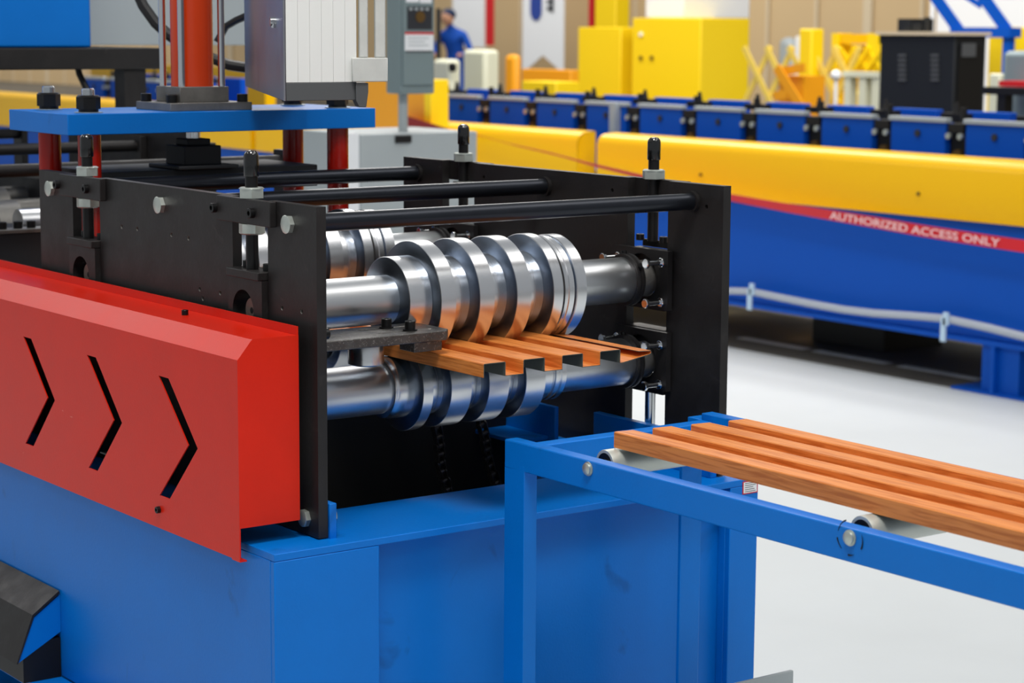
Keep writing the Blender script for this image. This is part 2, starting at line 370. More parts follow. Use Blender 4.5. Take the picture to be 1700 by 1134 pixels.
# ---------------------------------------------------------------- roller shafts (things that turn)
def shaft_thing(x, z, upper, label):
    t = thing('roller_shaft', label, 'roller', (x, .4, z), 'forming roller shafts between the black side plates')
    r = .040 if upper else .0415
    c = (x, 0, z); ax = (0, 1, 0)
    MB().cyl((x, .002, z), (x, .0129, z), .0195, 32).build('shaft_end', 'endgrain', t); MB().cyl((x, .0018, z), (x, .0022, z), .005, 16).build('centre_hole', 'gap', t)
    sh = MB().lathe(c, ax, [(.013, .0215), (.0135, .0235), (.05, .0235), (.05, r), (.62, r), (.757, r)], 64).build('shaft', 'shaft', t)
    MB().lathe(c, ax, [(.757, .030), (.785, .0325), (.80, .0325), (.802, .0245), (.822, .0245)], 64).build('journal', 'raw', t)
    MB().lathe(c, ax, [(.7475, r+.0004), (.7475, r+.006), (.7515, r+.0065), (.753, r+.003), (.756, r+.003), (.758, r+.0065), (.763, r+.0065), (.764, r-.002)], 64).build('lock_collar', 'black', t)
    b = MB()
    for a in (.6, 1.7, 2.8): b.cyl((x+math.cos(a)*(r+.003), .7555, z+math.sin(a)*(r+.003)), (x+math.cos(a)*(r+.011), .7555, z+math.sin(a)*(r+.011)), .005, 8)
    b.build('collar_screws', 'black_bolt', t)
    def disc(name, prof, m='steel'): return MB().lathe(c, ax, prof, 120).build(name, m, t)
    e = .0012
    def ring(name, y0, y1, R, m='steel'):
        # face and rim as one turned piece, with face material on the sides
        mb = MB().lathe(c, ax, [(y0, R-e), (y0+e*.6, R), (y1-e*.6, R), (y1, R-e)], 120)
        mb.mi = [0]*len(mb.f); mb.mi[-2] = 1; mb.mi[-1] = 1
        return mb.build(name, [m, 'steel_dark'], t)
    if upper:
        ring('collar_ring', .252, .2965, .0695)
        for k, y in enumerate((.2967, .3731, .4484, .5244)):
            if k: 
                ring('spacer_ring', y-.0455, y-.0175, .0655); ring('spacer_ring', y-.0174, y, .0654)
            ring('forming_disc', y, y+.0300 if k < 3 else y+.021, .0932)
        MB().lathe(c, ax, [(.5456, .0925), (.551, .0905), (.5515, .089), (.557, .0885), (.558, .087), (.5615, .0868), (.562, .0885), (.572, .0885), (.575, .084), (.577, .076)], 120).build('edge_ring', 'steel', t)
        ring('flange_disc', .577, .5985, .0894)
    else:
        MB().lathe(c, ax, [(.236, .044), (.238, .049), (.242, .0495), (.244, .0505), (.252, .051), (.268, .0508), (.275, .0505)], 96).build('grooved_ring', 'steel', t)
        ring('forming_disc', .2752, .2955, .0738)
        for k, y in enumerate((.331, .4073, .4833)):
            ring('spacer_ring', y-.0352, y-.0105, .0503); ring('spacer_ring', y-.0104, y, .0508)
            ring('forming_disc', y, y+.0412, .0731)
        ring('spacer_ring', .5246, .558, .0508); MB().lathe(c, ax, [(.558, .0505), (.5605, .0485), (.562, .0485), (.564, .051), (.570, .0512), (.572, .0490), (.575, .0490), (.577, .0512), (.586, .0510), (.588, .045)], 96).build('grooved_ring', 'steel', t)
    return t
U = shaft_thing(XS[0], 1.0625, True, 'front upper steel roller shaft with four large bright discs, above the orange profile')
Lw = shaft_thing(XS[0], .9165, False, 'front lower steel roller shaft with smaller discs, beneath the orange profile')
d = XS[1]-XS[0]
dup(U, (d, 0, 0), 'rear upper roller shaft, partly seen between front rollers and black rods'); dup(Lw, (d, 0, 0), 'rear lower roller shaft, mostly hidden behind the front rollers')

# ---------------------------------------------------------------- formed strip in the machine and panel on the table
def ribbed(x0f, x1f, ys, w, zt, zb, lead, tail, name, label):
    pts = list(lead)
    for y in ys: pts += [(y, zb), (y, zt-.0015), (y+.0015, zt), (y+w-.0015, zt), (y+w, zt-.0015), (y+w, zb)]
    pts += tail; n = len(pts); th = .0011
    nr = []
    for i in range(n):
        a = Vector(pts[max(i-1, 0)]); c_ = Vector(pts[min(i+1, n-1)]); tdir = (c_-a).normalized(); nr.append(Vector((-tdir.y, tdir.x)))
    mb = MB(); V = []
    xs = lambda y: (x0f(y), x1f(y))
    N = 2
    for k in range(N):
        for (y, z), q in zip(pts, nr):
            X = xs(y)[k]; V.append((X, y, z)); V.append((X, y-q.x*th, z-q.y*th))
    m2 = 2*n; top = []; bot = []; cap = []
    for i in range(n-1):
        a, b_ = 2*i, 2*i+2
        top.append((a, b_, m2+b_, m2+a)); bot.append((a+1, m2+a+1, m2+b_+1, b_+1))
        cap.append((a, a+1, b_+1, b_)); cap.append((m2+a, m2+b_, m2+b_+1, m2+a+1))
    mb.add(V, top, 0); k = len(mb.f); mb.f += [list(f) for f in bot+cap]; mb.mi += [0 if (tail and i >= n-4) else 1 for i in range(n-1)]+[1]*len(cap)
    mb.f += [[0, m2, m2+1, 1], [m2-2, m2-1, 2*m2-1, 2*m2-2]]; mb.mi += [1, 1]
    return mb.build(name, ['wood', 'grey_back'], None, label=label, smooth=False)
ys = [.2545, .3305, .4065, .4830]
st = ribbed(lambda y: -1.54, lambda y: .07, ys, .0418, .9908, .969, [], [(.53, .969), (.586, .978), (.589, .980), (.5885, .9825), (.563, .9835)], 'formed_strip', 'x')
tag(st, 'orange wood-print ribbed metal strip coming out between the rollers', 'metal profile')
ys2 = [.3245, .3905, .458, .5245]
pn = ribbed(lambda y: .303+.14*(y-.3245), lambda y: 1.9, ys2, .0340, .914, .8902, [], [], 'finished_panel', 'x')
tag(pn, 'finished orange wood-print ribbed panel lying on the blue run-out table', 'metal profile')

# ---------------------------------------------------------------- guide arm
ga = thing('guide_arm', 'dark slotted steel guide arm fixed to the near side plate beside the upper roller', 'guide arm', (-.1, .14, .976))
ar = [(-.147, .0172), (-.147, .262), (-.135, .272), (-.052, .272), (-.04, .262), (-.04, .0172)]
def slot(xc, y0, y1, r=.005):
    return [(xc+r*math.cos(a), (y1 if a < PI else y0)+r*math.sin(a)) for a in [PI*k/6 for k in range(13)]]
b = MB().plate(ar, [slot(-.115, .15, .235), slot(-.07, .16, .25)], lambda u, v, t: (u, v, t), 1.0135, 1.0295); b.build('arm_plate', 'scale', ga, .002)
for x, y in ((-.115, .197), (-.07, .212)):
    q = sockhead(MB(), (x, y, 1.0318), (0, 0, 1), .0082, .013).build('socket_bolt', 'black_bolt', ga)
    MB().cyl((x, y, 1.0296), (x, y, 1.0317), .0115, 24).build('washer', 'black_bolt', q)
B('wiper_block', 'scale', ga, -.09, -.048, .205, .258, .9975, 1.0133)
MB().lathe((-.1, .149, .977), (0, 0, 1), [(0, .026), (.002, .0285), (.034, .0285), (.036, .0275)], 64).build('guide_roller', 'steel', ga, label='small upright bright guide roller')
B('mount_block', 'black', ga, -.13, -.03, .0167, .028, .985, 1.0132)
b = sockhead(MB(), (-.02, .0168, 1.045), (0, 1, 0), .0085, .014).build('mount_bolt', 'black_bolt', ga)

# ---------------------------------------------------------------- red cover
cv = thing('guard_cover', 'glossy red sheet-metal guard with three cut-out chevrons along the near side', 'guard', (-.7, -.05, .735))
X0, X1 = -2.2, -.0255; yf = -.121; yb = -.0175
def chev(dx):
    return [(-.2795+dx, .9600), (-.2455+dx, .9600), (-.1527+dx, .8643), (-.2485+dx, .7682), (-.2830+dx, .7682), (-.1840+dx, .8640)]
b = MB().plate([(X0, .7146), (X1, .7146), (X1, 1.0166), (X0, 1.0166)], [chev(0), chev(-.2587), chev(-.517)], XZ(0), yf, yf+.002); b.build('front_sheet', 'red', cv)
b = MB(); b.hexa([(X0, yf, 1.0167), (X0, -.0962, 1.0455), (X0, -.0962, 1.0435), (X0, yf+.002, 1.0167)], [(X1, yf, 1.0167), (X1, -.0962, 1.0455), (X1, -.0962, 1.0435), (X1, yf+.002, 1.0167)]); b.build('chamfer_sheet', 'red', cv)
b = MB(); b.box(X0, X1, -.0961, yb, 1.0435, 1.0455); b.build('top_sheet', 'red', cv)
b = MB(); b.box(X0, X1, yb-.002, yb, 1.0456, 1.059); b.build('back_upstand', 'red', cv)
en = [(yb, .7638), (yb, 1.046), (-.0962, 1.046), (-.1214, 1.0167), (-.1214, .7638)]
b = MB(); b.hexa([(X1-.002, y, z) for y, z in en], [(X1+.0006, y, z) for y, z in en]); b.build('end_sheet', 'red', cv)
b = MB().box(-.05, X1, yf, yf+.012, .7125, .7146).build('bottom_lip', 'red', cv)
b = MB().box(X0, X0+.002, yf+.002, -.0025, .74, 1.043).build('rear_end_sheet', 'red', cv)
for x in (-.5, -1.2, -1.9): MB().box(x, x+.03, yf+.0021, -.0005, .80, .802).build('fixing_bracket', 'black', cv)
sockhead(MB(), (-.3225, -.0505, 1.0457), (0, 0, 1), .0055, .008).build('screw', 'black_bolt', cv)
sockhead(MB(), (-.2845, yf, .7445), (0, -1, 0), .0055, .006).build('screw', 'black_bolt', cv)

# ---------------------------------------------------------------- run-out table
ct = thing('run_out_table', 'blue welded steel run-out table with bare steel rollers in front of the machine', 'conveyor table', (.9, .45, 0))
pv = (.115, .262, .88)
nr_ = MB().box(.115, 2.3, .262, .287, .836, .88).rot(pv, .75).build('side_rail', 'blue', ct, .002)
fr_ = MB().box(.160, 2.3, .622, .646, .846, .890).rot(pv, .3).build('side_rail', 'blue', ct, .002)
B('end_crossbar', 'blue', ct, .160, .187, .2875, .6215, .842, .8795, .002)
B('leg', 'blue', ct, .1152, .165, .2625, .287, 0, .845, .0005)
B('leg', 'blue', ct, .130, .137, .602, .645, 0, .8458); B('leg', 'blue', ct, 2.2, 2.24, .29, .32, 0, .8358); B('leg', 'blue', ct, 2.2, 2.24, .625, .65, 0, .8458)
B('gusset', 'blue', ct, .13, .16, .618, .646, .846, .88)
for x, yb in ((.305, .2645), (.828, .2715)):
    r_ = MB().lathe((x, .306, 0.868), (0, 1, 0), [(0, .0165), (.0, .0205), (.0015, .021), (.302, .021), (.3035, .0165)], 40).build('roller', 'satin', ct, label='bare steel roller')
    MB().lathe((x, .304, 0.868), (0, 1, 0), [(0, .005), (0, .0085), (.0018, .0085), (.0018, .0163), (.004, .0163)], 32).build('bearing_face', 'black_bolt', r_)
    MB().cyl((x, yb+.024, 0.868), (x, .304, 0.868), .005, 12).build('axle', 'chrome', r_)
    q = MB().lathe((x+.014, yb, .868), (0, -1, 0), [(0, .0105), (.0015, .0105), (.0016, .0085), (.005, .0085), (.0065, .005)], 24).build('axle_bolt', 'zinc', ct, label='zinc axle bolt head')

b = MB()
for a0, a1 in ((1.9, 2.9), (3.3, 4.0), (4.6, 5.1), (-.5, .35)):
    for k in range(5):
        t0, t1 = a0+(a1-a0)*k/5, a0+(a1-a0)*(k+1)/5; R1, R2 = .0215, .0235-.0004*k
        q_ = [(.842+R*math.cos(t), .2711, .868+R*math.sin(t)) for R, t in ((R1, t0), (R2, t0), (R2, t1), (R1, t1))]
        b.hexa(q_, [(x, y-.0006, z) for x, y, z in q_])
b.build('worn_paint_ring', 'gap', ct)
# ---------------------------------------------------------------- drive chains
def chain(p0, p1, n, label):
    t = thing('drive_chain', label, 'chain', tuple(Vector(p1)), 'roller chains under the front rollers')
    p0, p1 = Vector(p0), Vector(p1); d = (p1-p0)/n; u = d.normalized(); a = Vector((.12, -1, 0)); a = (a-u*a.dot(u)).normalized(); s = u.cross(a)
    for i in range(n):
        c = p0+d*(i+.5)+s*(.004*math.sin(i*.9)); w_ = .0075 if i % 2 else .0056; mb = MB()
        for e in (-1, 1):
            o = a*w_*e
            lp = []
            for k in range(16):
                h = 2*PI*k/16; rr = .0078; along = math.cos(h)*rr + (1 if math.cos(h) > 0 else -1)*d.length*.42
                wide = math.sin(h)*rr*(.72+.28*abs(math.cos(h)))
                lp.append(c+o+u*along+s*wide)
            mb.hexa([q-a*.0008 for q in lp], [q+a*.0008 for q in lp])
        mb.cyl(c-a*.0092+u*d.length*.42, c+a*.0092+u*d.length*.42, .0048, 10)
        mb.build('link', 'grease', t)
chain((-.4, .468, .875), (-.4, .512, .66), 13, 'greasy roller chain hanging on the left in the dark under the rollers')
chain((-.4, .560, .868), (-.4, .622, .66), 13, 'greasy roller chain hanging on the right in the dark under the rollers')

# ---------------------------------------------------------------- hydraulic press
pr = thing('hydraulic_press', 'blue top plate on red posts with an orange hydraulic cylinder, behind the black roll stand', 'press', (-1.06, .365, .735))
PZ0, PZ1 = 1.302, 1.341
B('press_plate', 'blue', pr, -1.195, -.93, .034, .700, PZ0, PZ1, .0015)
for x in (-.973, -1.149):
    for y in (.096, .637):
        p = MB().cyl((x, y, .736), (x, y, PZ0), .0215, 32).build('guide_post', 'red_post', pr)
        MB().cyl((x, y, PZ1+.0002), (x, y, PZ1+.0016), .026, 32).build('washer', 'zinc', p)
        q = MB(); q.cyl((x, y, PZ1+.0018), (x, y, PZ1+.007), .0185, 24); hexnut(q, (x, y, PZ1+.007), (0, 0, 1), .0225, .0255, twist=.2); q.build('nut', 'black_bolt', p)
        MB().lathe((x, y, PZ1+.0326), (0, 0, 1), [(z*.001, .0115 if (z//1) % 2 else .0125) for z in range(0, 12)]+[(.0125, .0095)], 24).build('thread_end', 'chrome', p, label='bare threaded stud end')
B('lower_steel_plate', 'raw', pr, -1.10, -.955, .256, .432, PZ1, PZ1+.0155)
B('upper_steel_block', 'raw', pr, -1.085, -.985, .292, .398, PZ1+.0156, PZ1+.045)
for x, y in ((-.972, .268), (-1.0, .281), (-.972, .42), (-1.08, .268)): sockhead(MB(), (x, y, PZ1+.0157), (0, 0, 1), .0105, .015).build('socket_bolt', 'black_bolt', pr)
MB().cyl((-1.035, .345, PZ1+.0451), (-1.035, .345, 1.95), .041, 48).build('cylinder_barrel', 'orange', pr, label='orange-red hydraulic cylinder barrel')
for x in (-.996, -1.074):
    for y in (.302, .388): MB().cyl((x, y, PZ1+.0451), (x, y, 1.96), .0068, 16).build('tie_rod', 'chrome', pr, label='bright cylinder tie rod')
B('cylinder_head', 'cast', pr, -1.09, -.98, .285, .405, 1.96, 2.02)
MB().cyl((-1.035, .345, 1.285), (-1.035, .345, PZ0), .014, 24).build('ram', 'chrome', pr)
b = MB(); b.box(-1.075, -.995, .305, .385, 1.235, 1.272); b.box(-1.06, -1.01, .32, .37, 1.272, 1.285); b.box(-1.10, -.97, .28, .41, 1.228, 1.2355); b.build('die_block', 'cast', pr, .002)
b = MB(); b.box(-1.20, -.99, .13, .60, 1.185, 1.228); b.build('upper_die', 'cast', pr, .002)
B('side_cheek', 'black', pr, -1.40, -.992, .0, .017, .737, .985)
b = MB(); b.box(-1.19, -1.0, .15, .58, .995, 1.06); b.box(-1.19, -1.0, .15, .2, .735, .967); b.box(-1.19, -1.0, .53, .6, .735, .967); b.build('lower_die', 'cast', pr, .002)
# ---------------------------------------------------------------- entry section behind the press
en_ = thing('rear_roll_stand', 'low black roll stand with bright rollers, seen behind the press at the left edge', 'roll stand', (-2.2, .4, .735))
for y0, y1 in ((.0, .018), (.80, .818)): B('side_plate', 'black', en_, -3.6, -1.42, y0, y1, .737, 1.085)
for y0 in (-.02, .79):
    B('top_strip', 'raw', en_, -3.6, -1.42, y0, y0+.033, 1.0855, 1.094)
for x in [-1.5-.1*k for k in range(12)]:
    sockhead(MB(), (x, .004, 1.0942), (0, 0, 1), .0095, .014).build('socket_bolt', 'black_bolt', en_)
za = at(30, 388, 'x', -1.56).z; ya_ = at(-40, 388, 'x', -1.56).y; yb_ = .79
B('straightener_block', 'cast', en_, -1.80, -1.56, ya_, yb_, .985, za)
B('block_strip', 'raw', en_, -1.61, -1.558, ya_, yb_, za+.0005, za+.009)
for q_ in [at(px_, 384, 'x', -1.585).y for px_ in (4, 30, 52, 90, 120)]: sockhead(MB(), (-1.585, q_, za+.0092), (0, 0, 1), .0095, .015).build('socket_bolt', 'black_bolt', en_)
MB().lathe((-1.67, 0, za+.012), (0, 1, 0), [(.25, .03), (.33, .03), (.33, .05), (.38, .05), (.38, .03), (.47, .03), (.47, .05), (.52, .05), (.52, .03), (.78, .03)], 40).build('top_roller', 'shaft', en_)
for k in range(1, 5):
    x = -1.62-.42*k
    b = MB().lathe((x, 0, 1.03), (0, 1, 0), [(.03, .03), (.1, .03), (.1, .06), (.14, .06), (.14, .045), (.2, .045), (.2, .062), (.25, .062), (.25, .045), (.34, .045), (.34, .065), (.4, .065), (.4, .045), (.5, .045), (.5, .062), (.55, .062), (.55, .03), (.79, .03)], 48)
    b.build('roller', 'raw', en_)
for k in range(6):
    x = -1.45-.36*k
    if k in (0, 2, 4): MB().cyl((x, .018, 1.205), (x, .78, 1.205), .014, 16).build('tie_rod', 'black', en_)
for y in (-.0, .78):
    for k in range(6): B('upright', 'black', en_, -1.48-.36*k, -1.42-.36*k, y, y+.018, 1.095, 1.23)
for k in range(6): MB().cyl((-1.6-.4*k, .3, 1.24), (-1.6-.4*k, 1.05, 1.24), .012, 12).build('guide_bar', 'black_rod', en_) if 0 else None
B('entry_plate', 'black', en_, -2.6, -1.9, .80, .818, 1.10, 1.26)

# ---------------------------------------------------------------- control cabinet on its arm
cc = thing('control_cabinet', 'hanging control box with metal door and ribbed white side, above the blue press plate', 'control box', (-.45, .3, 1.38))
def cpt(px, py, dep):
    d_ = fwd*F + RT*(px-850) - UP*(py-567); return CAM + d_*(dep/F)
DEP = 3.35
A0 = cpt(475, 137, DEP); zt = 2.05; zb = cpt(475, 168, DEP).z; zw = A0.z
uF = Vector((math.cos(math.radians(86.4)), math.sin(math.radians(86.4)), 0)); uL = Vector((math.cos(math.radians(154.7)), math.sin(math.radians(154.7)), 0))
def onF(px):   # distance along front face from corner for pixel column
    lo, hi = -1, 1
    for _ in range(50):
        m_ = (lo+hi)/2; q = A0+uF*m_-CAM; x = 850+F*q.dot(RT)/q.dot(fwd)
        if x < px: lo = m_
        else: hi = m_
    return m_
wF = onF(592); wL = .30
lo, hi = 0., 1.
for _ in range(50):
    wL = (lo+hi)/2; q = A0+uL*wL-CAM; x = 850+F*q.dot(RT)/q.dot(fwd)
    if x > 410: lo = wL
    else: hi = wL
P0 = Vector((A0.x, A0.y, 0)); PF = P0+uF*wF; PL = P0+uL*wL; PB = PF+uL*wL
Z = lambda p, z: (p.x, p.y, z)
# white side: ribbed extrusion strips, each a part
n_ = 6
body = MB(); e1 = .004; inn = (PB-P0).normalized()*.0
body.hexa([Z(p, zw+.001) for p in (P0+uL*.003+uF*.002, PF+uL*.003, PB, PL+uF*.002)], [Z(p, zt) for p in (P0+uL*.003+uF*.002, PF+uL*.003, PB, PL+uF*.002)]); body.build('body', 'cab_white', cc)
nF = Vector((uF.y, -uF.x, 0))
for i in range(n_):
    a = P0+uF*(wF*i/n_+.00015); c_ = P0+uF*(wF*(i+1)/n_-.00015)
    b = MB(); b.hexa([Z(p, zw) for p in (a, c_, c_+uL*.0028, a+uL*.0028)], [Z(p, zt) for p in (a, c_, c_+uL*.0028, a+uL*.0028)]); b.build('rib_strip', 'cab_white', cc)
# metal door on the left face, long bottom edge following the tilt seen
zdl = cpt(410, 143, DEP+.0).z
PLz = PL
q = PL-CAM; 
def zfor(p, py):
    # height at plan point p whose image row is py
    lo, hi = 0., 3.
    for _ in range(50):
        m_ = (lo+hi)/2; v = Vector((p.x, p.y, m_))-CAM
        if 567-F*v.dot(UP)/v.dot(fwd) > py: lo = m_
        else: hi = m_
    return m_
zL = zfor(PL, 143)
nL = Vector((uL.y, -uL.x, 0)); nL = nL if nL.dot(CAM-P0) > 0 else -nL
lp = [Z(P0, zb), Z(PL, zL), Z(PL, zt), Z(P0, zt)]
b = MB(); b.hexa([Vector(v)+nL*.0005 for v in lp], [Vector(v)+nL*.004 for v in lp]); dr = b.build('door', 'cab_metal', cc, .001, label='brushed metal door with a lock')
kp = P0+uL*.072*wL/.3; kz = zfor(P0+uL*wL*.17, 36); kp = P0+uL*wL*.17
b = MB(); b.cyl(Vector(Z(kp, kz))+nL*.004, Vector(Z(kp, kz))+nL*.012, .0075, 20); b.box(kp.x-.003, kp.x+.004, kp.y-.01, kp.y-.004, kz-.01, kz-.001); b.build('lock', 'chrome', dr)
for pyh in (100, 112): 
    hz = zfor(PL, pyh); MB().cyl(Z(PL, hz), Z(PL, hz+.008), .004, 10).build('hinge', 'chrome', dr)
# charcoal bottom trim and its corner piece
b = MB(); b.hexa([Z(p, zb) for p in (P0, PF, PB, PL)], [Z(p, zw-.0005) for p in (P0, PF, PB, PL)]); b.build('bottom_trim', 'cab_base', cc, .001)
wT = onF(611); PT0 = P0+uF*(wF-.002); PT1 = P0+uF*wT; zc = zfor(PT1, 178)
b = MB()
pr_ = [Z(PT0, zb), Z(PT0+uF*.006, zc), Z(PT1-uF*.004, zc), Z(PT1, zb+.012), Z(PT1, zw-.002), Z(PT0, zw-.002)]
b.hexa([Vector(v)-uL*.004 for v in pr_], [Vector(v)+uL*.05 for v in pr_]); b.build('corner_foot', 'cab_base', cc, .001)
w1, w2, w3, w4, w5 = onF(584), onF(643), onF(596), onF(611), onF(622)
zk0, zk1 = zfor(PF, 136), zfor(PF, 96)
def fbox(u0, u1, z0, z1, d0=-.003, d1=.02): 
    a = [P0+uF*u0+uL*d0, P0+uF*u1+uL*d0, P0+uF*u1+uL*d1, P0+uF*u0+uL*d1]
    return MB().hexa([Z(p, z0) for p in a], [Z(p, z1) for p in a])
fbox(w1, w2, zk0, zk1, -.008, .02).build('handle_foot', 'cab_white2', cc, .0015)
fbox(w3, w4, zk1, zt, -.004, .008).build('handle_bar', 'cab_white2', cc, .002); fbox(w5, onF(640), zk1, zt, -.004, .008).build('handle_bar', 'cab_white2', cc, .002)
b = MB(); m3 = (P0+PB)/2; b.box(m3.x-.04, m3.x+.04, m3.y-.04, m3.y+.04, zt, 2.10); b.box(-1.08, m3.x+.04, m3.y-.03, m3.y+.03, 2.10, 2.16); b.box(-1.08, -1.0, .30, .39, 2.021, 2.10); b.build('hanging_arm', 'cab_base', cc)

# ---------------------------------------------------------------- hydraulic station at upper left
hs = thing('equipment_stand', 'black steel frame stand behind the press at upper left, carrying two cabinets', 'stand', (-2.7, .4, .736))
zt1 = 1.446
b = MB(); b.box(-2.37, -2.3, -.08, .93, 1.392, zt1); b.build('beam', 'black', hs, .003)
B('beam', 'black', hs, -3.3, -2.37, .86, .93, 1.392, zt1); B('beam', 'black', hs, -3.37, -3.3, -.08, .93, 1.392, zt1)
B('leg', 'black', hs, -2.37, -2.31, .825, .885, .736, 1.392); B('leg', 'black', hs, -2.37, -2.31, -.08, -.022, .736, 1.392); B('leg', 'black', hs, -3.36, -3.3, .825, .885, .736, 1.392); B('leg', 'black', hs, -3.36, -3.3, -.08, -.022, .736, 1.392)
bb_ = MB().box(-2.95, -2.33, -.06, .745, zt1+.0005, 2.1).build('blue_cabinet', 'blue', None, .006); tag(bb_, 'bright blue steel cabinet standing on the black frame at the top left corner', 'cabinet')
gb = MB().box(-3.32, -2.97, .2, at(424, 77, 'x', -2.97).y, zt1+.0005, 2.2).build('grey_cabinet', 'grey_light', None, .004); tag(gb, 'light grey cabinet on the black frame, behind the orange cylinder', 'cabinet')
hz = MB().tube([cpt(x, y, 4.7) for x, y in ((222, -25), (238, 10), (258, 38), (280, 58), (300, 72))]+[cpt(x, y, 4.75) for x, y in ((340, 92), (380, 108), (420, 114))], .0125).build('hydraulic_hose', 'hose'); tag(hz, 'thick black hose curving behind the orange hydraulic cylinder', 'hose')
hz = MB().tube([cpt(x, y, 4.5) for x, y in ((360, 70), (375, 44), (392, 34), (415, 24), (440, 10))], .008).build('braided_hose', 'hose'); tag(hz, 'thin braided black hose between orange cylinder and hanging control box', 'hose')
hz = MB().tube([cpt(x, y, 5.45) for x, y in ((126, 100), (132, 124), (141, 142), (151, 160), (160, 185), (165, 205))], .0085).build('cable', 'hose'); tag(hz, 'thin black cable dropping from the black frame to the blue press plate', 'cable')

# ---------------------------------------------------------------- enclosure on post + grey cabinet
XC = -4.2
q0 = at(600, 214, 'x', XC); q1 = at(792, 218, 'x', XC); q2 = at(792, 218, 'x', XC-.1)
lc = MB().box(XC-.45, XC, q0.y, q1.y, 0, q1.z).build('floor_cabinet', 'grey_light', None, .004); tag(lc, 'light grey floor cabinet with post-mounted enclosure on top, beyond the machine', 'cabinet')
q = at(668, 231, 'x', XC); MB().box(XC+.0005, XC+.012, q.y-.035, q.y+.035, q.z-.014, q.z+.014).build('latch', 'gap', lc)
b = MB().box(XC+.02, XC+.06, at(572, 213, 'x', XC+.06).y, at(596, 213, 'x', XC+.06).y, 0, q1.z+.01).build('upright_board', 'white', None); tag(b, 'narrow white upright board left of the light grey floor cabinet', 'board')
eb = thing('electrical_enclosure', 'grey-green switch box on a short post above the light grey cabinet', 'switch box', (XC-.15, (q0.y+q1.y)/2, q1.z))
XE = XC-.1
yy = lambda px, x=XE: at(px, 100, 'x', x).y
zz = lambda py, x=XE: at(690, py, 'x', x).z
y0_, y1_ = yy(664), yy(722)
lo, hi = 0., 1.
for _ in range(40):
    w_ = (lo+hi)/2; q = Vector((XE-w_, y0_, 1.5))-CAM
    if 850+F*q.dot(RT)/q.dot(fwd) > 640: lo = w_
    else: hi = w_
MB().box(XE-w_, XE, y0_, y1_, zz(156), 2.1).build('box', 'grey_green', eb, .008)
ya, yb_ = yy(668), yy(717)
def pan(name, m, a, b_, pya, pyb, x, t=.003, bev=0, lab=None): return MB().box(XE+x, XE+x+t, yy(a), yy(b_), zz(pya), zz(pyb)).build(name, m, eb, bev, lab)
pan('door', 'grey_green', 667, 717, 141, -60, .0005, .012, .004)
pan('door_lip', 'cab_base', 671, 713, 86.5, 84.5, .0128, .004)
pan('warning_label', 'white', 669, 716, 84, 56, .0128, .002); pan('label_header', 'ink_red', 669, 716, 57, 53.5, .015, .001)
for k in range(3): pan('label_line', 'grey_light', 674, 708-6*(k % 2), 64+6*k, 62.5+6*k, .015, .0008)
pan('meter_window', 'ink_dark', 673, 714, 49, 11, .0128, .002, 0, 'dark window with a pale dial')
zc_ = zz(28); ycn = yy(694)
MB().cyl((XE+.015, ycn, zc_), (XE+.018, ycn, zc_), .022, 20).build('dial', 'brass', eb)
for k in range(4): MB().box(XE+.0151, XE+.017, yy(676+9*k), yy(681+9*k), zz(17), zz(13)).build('window_mark', 'grey_light', eb)
pan('name_label', 'white', 671, 692, 4, -8, .0128, .002); pan('name_label', 'white', 694, 713, 5, -8, .0128, .002)
yp = at(669, 180, 'x', XE-.08).y
MB().cyl((XE-.08, yp, q1.z+.0005), (XE-.08, yp, zz(156)), .019, 20).build('post', 'grey_light', eb)

# ---------------------------------------------------------------- far forming line
fb = thing('far_line_base', 'long deep blue steel base beam of the second forming line across the aisle', 'machine base', (-7, 5.4, 0))
B('web', 'blue_far', fb, -20, 0.2, 5.20, 5.24, .225, .716, .004); B('bottom_flange', 'blue_far', fb, -20, .2, 5.17, 5.2, .208, .226)
B('top_plate', 'blue_far', fb, -20, .2, 5.28, 6.3, .74, .78); B('web', 'blue_far', fb, -20, .2, 6.26, 6.3, .225, .74)
for x in (-3.26, -9.5, .02):
    B('leg', 'blue_far', fb, x, x+.2, 5.2, 5.34, 0, .225); B('leg', 'blue_far', fb, x+.02, x+.16, 5.6, 5.74, 0, .225); B('foot_plate', 'blue_far', fb, x-.14, x+.35, 5.17, 5.4, 0, .012)
    B('leg_web', 'blue_far', fb, x+.07, x+.09, 5.17, 5.199, .012, .208)
B('shadow_block', 'gap', fb, -4.78, -4.3, 5.7, 6.1, 0, .225, label='dark block on the floor under the beam')  # dark block puts the shade under the far beam into colour
tc_ = lambda: None
def far_cover(x0, x1, label):
    t = thing('yellow_guard', label, 'guard', ((x0+x1)/2, 5.17, .72), 'yellow guards of the far line')
    pf = [(5.15, .719), (5.15, .925), (5.158, .948), (5.175, .966), (5.20, .975), (5.27, .980), (5.27, .976), (5.2, .971), (5.178, .962), (5.162, .945), (5.154, .925), (5.154, .719)]
    MB().hexa([(x0, y, z) for y, z in pf], [(x1, y, z) for y, z in pf]).build('folded_sheet', 'yellow', t)
    en2 = [(5.154, .719)]+[(y, z) for y, z in pf[1:6]]+[(5.27, .719)]
    for x in (x0, x1-.004): MB().hexa([(x, y, z-.001) for y, z in en2], [(x+.004, y, z-.001) for y, z in en2]).build('end_sheet', 'yellow', t)
    for k in range(int((x1-x0)/1.4)+1):
        x = x0+.8+1.4*k
        if x < x1-.1: MB().cyl((x, 5.15, .815), (x, 5.143, .815), .008, 12).build('screw', 'brass', t)
far_cover(-5.80, .1, 'long glossy yellow guard across the right, above the blue beam')
far_cover(-9.3, at(958, 262, 'y', 5.15).x, 'second yellow guard, from the gap leftward behind the black side plate')
far_cover(-20, -9.36, 'yellow guard farthest left, seen under the black frame behind the press')
xs0 = -7.664
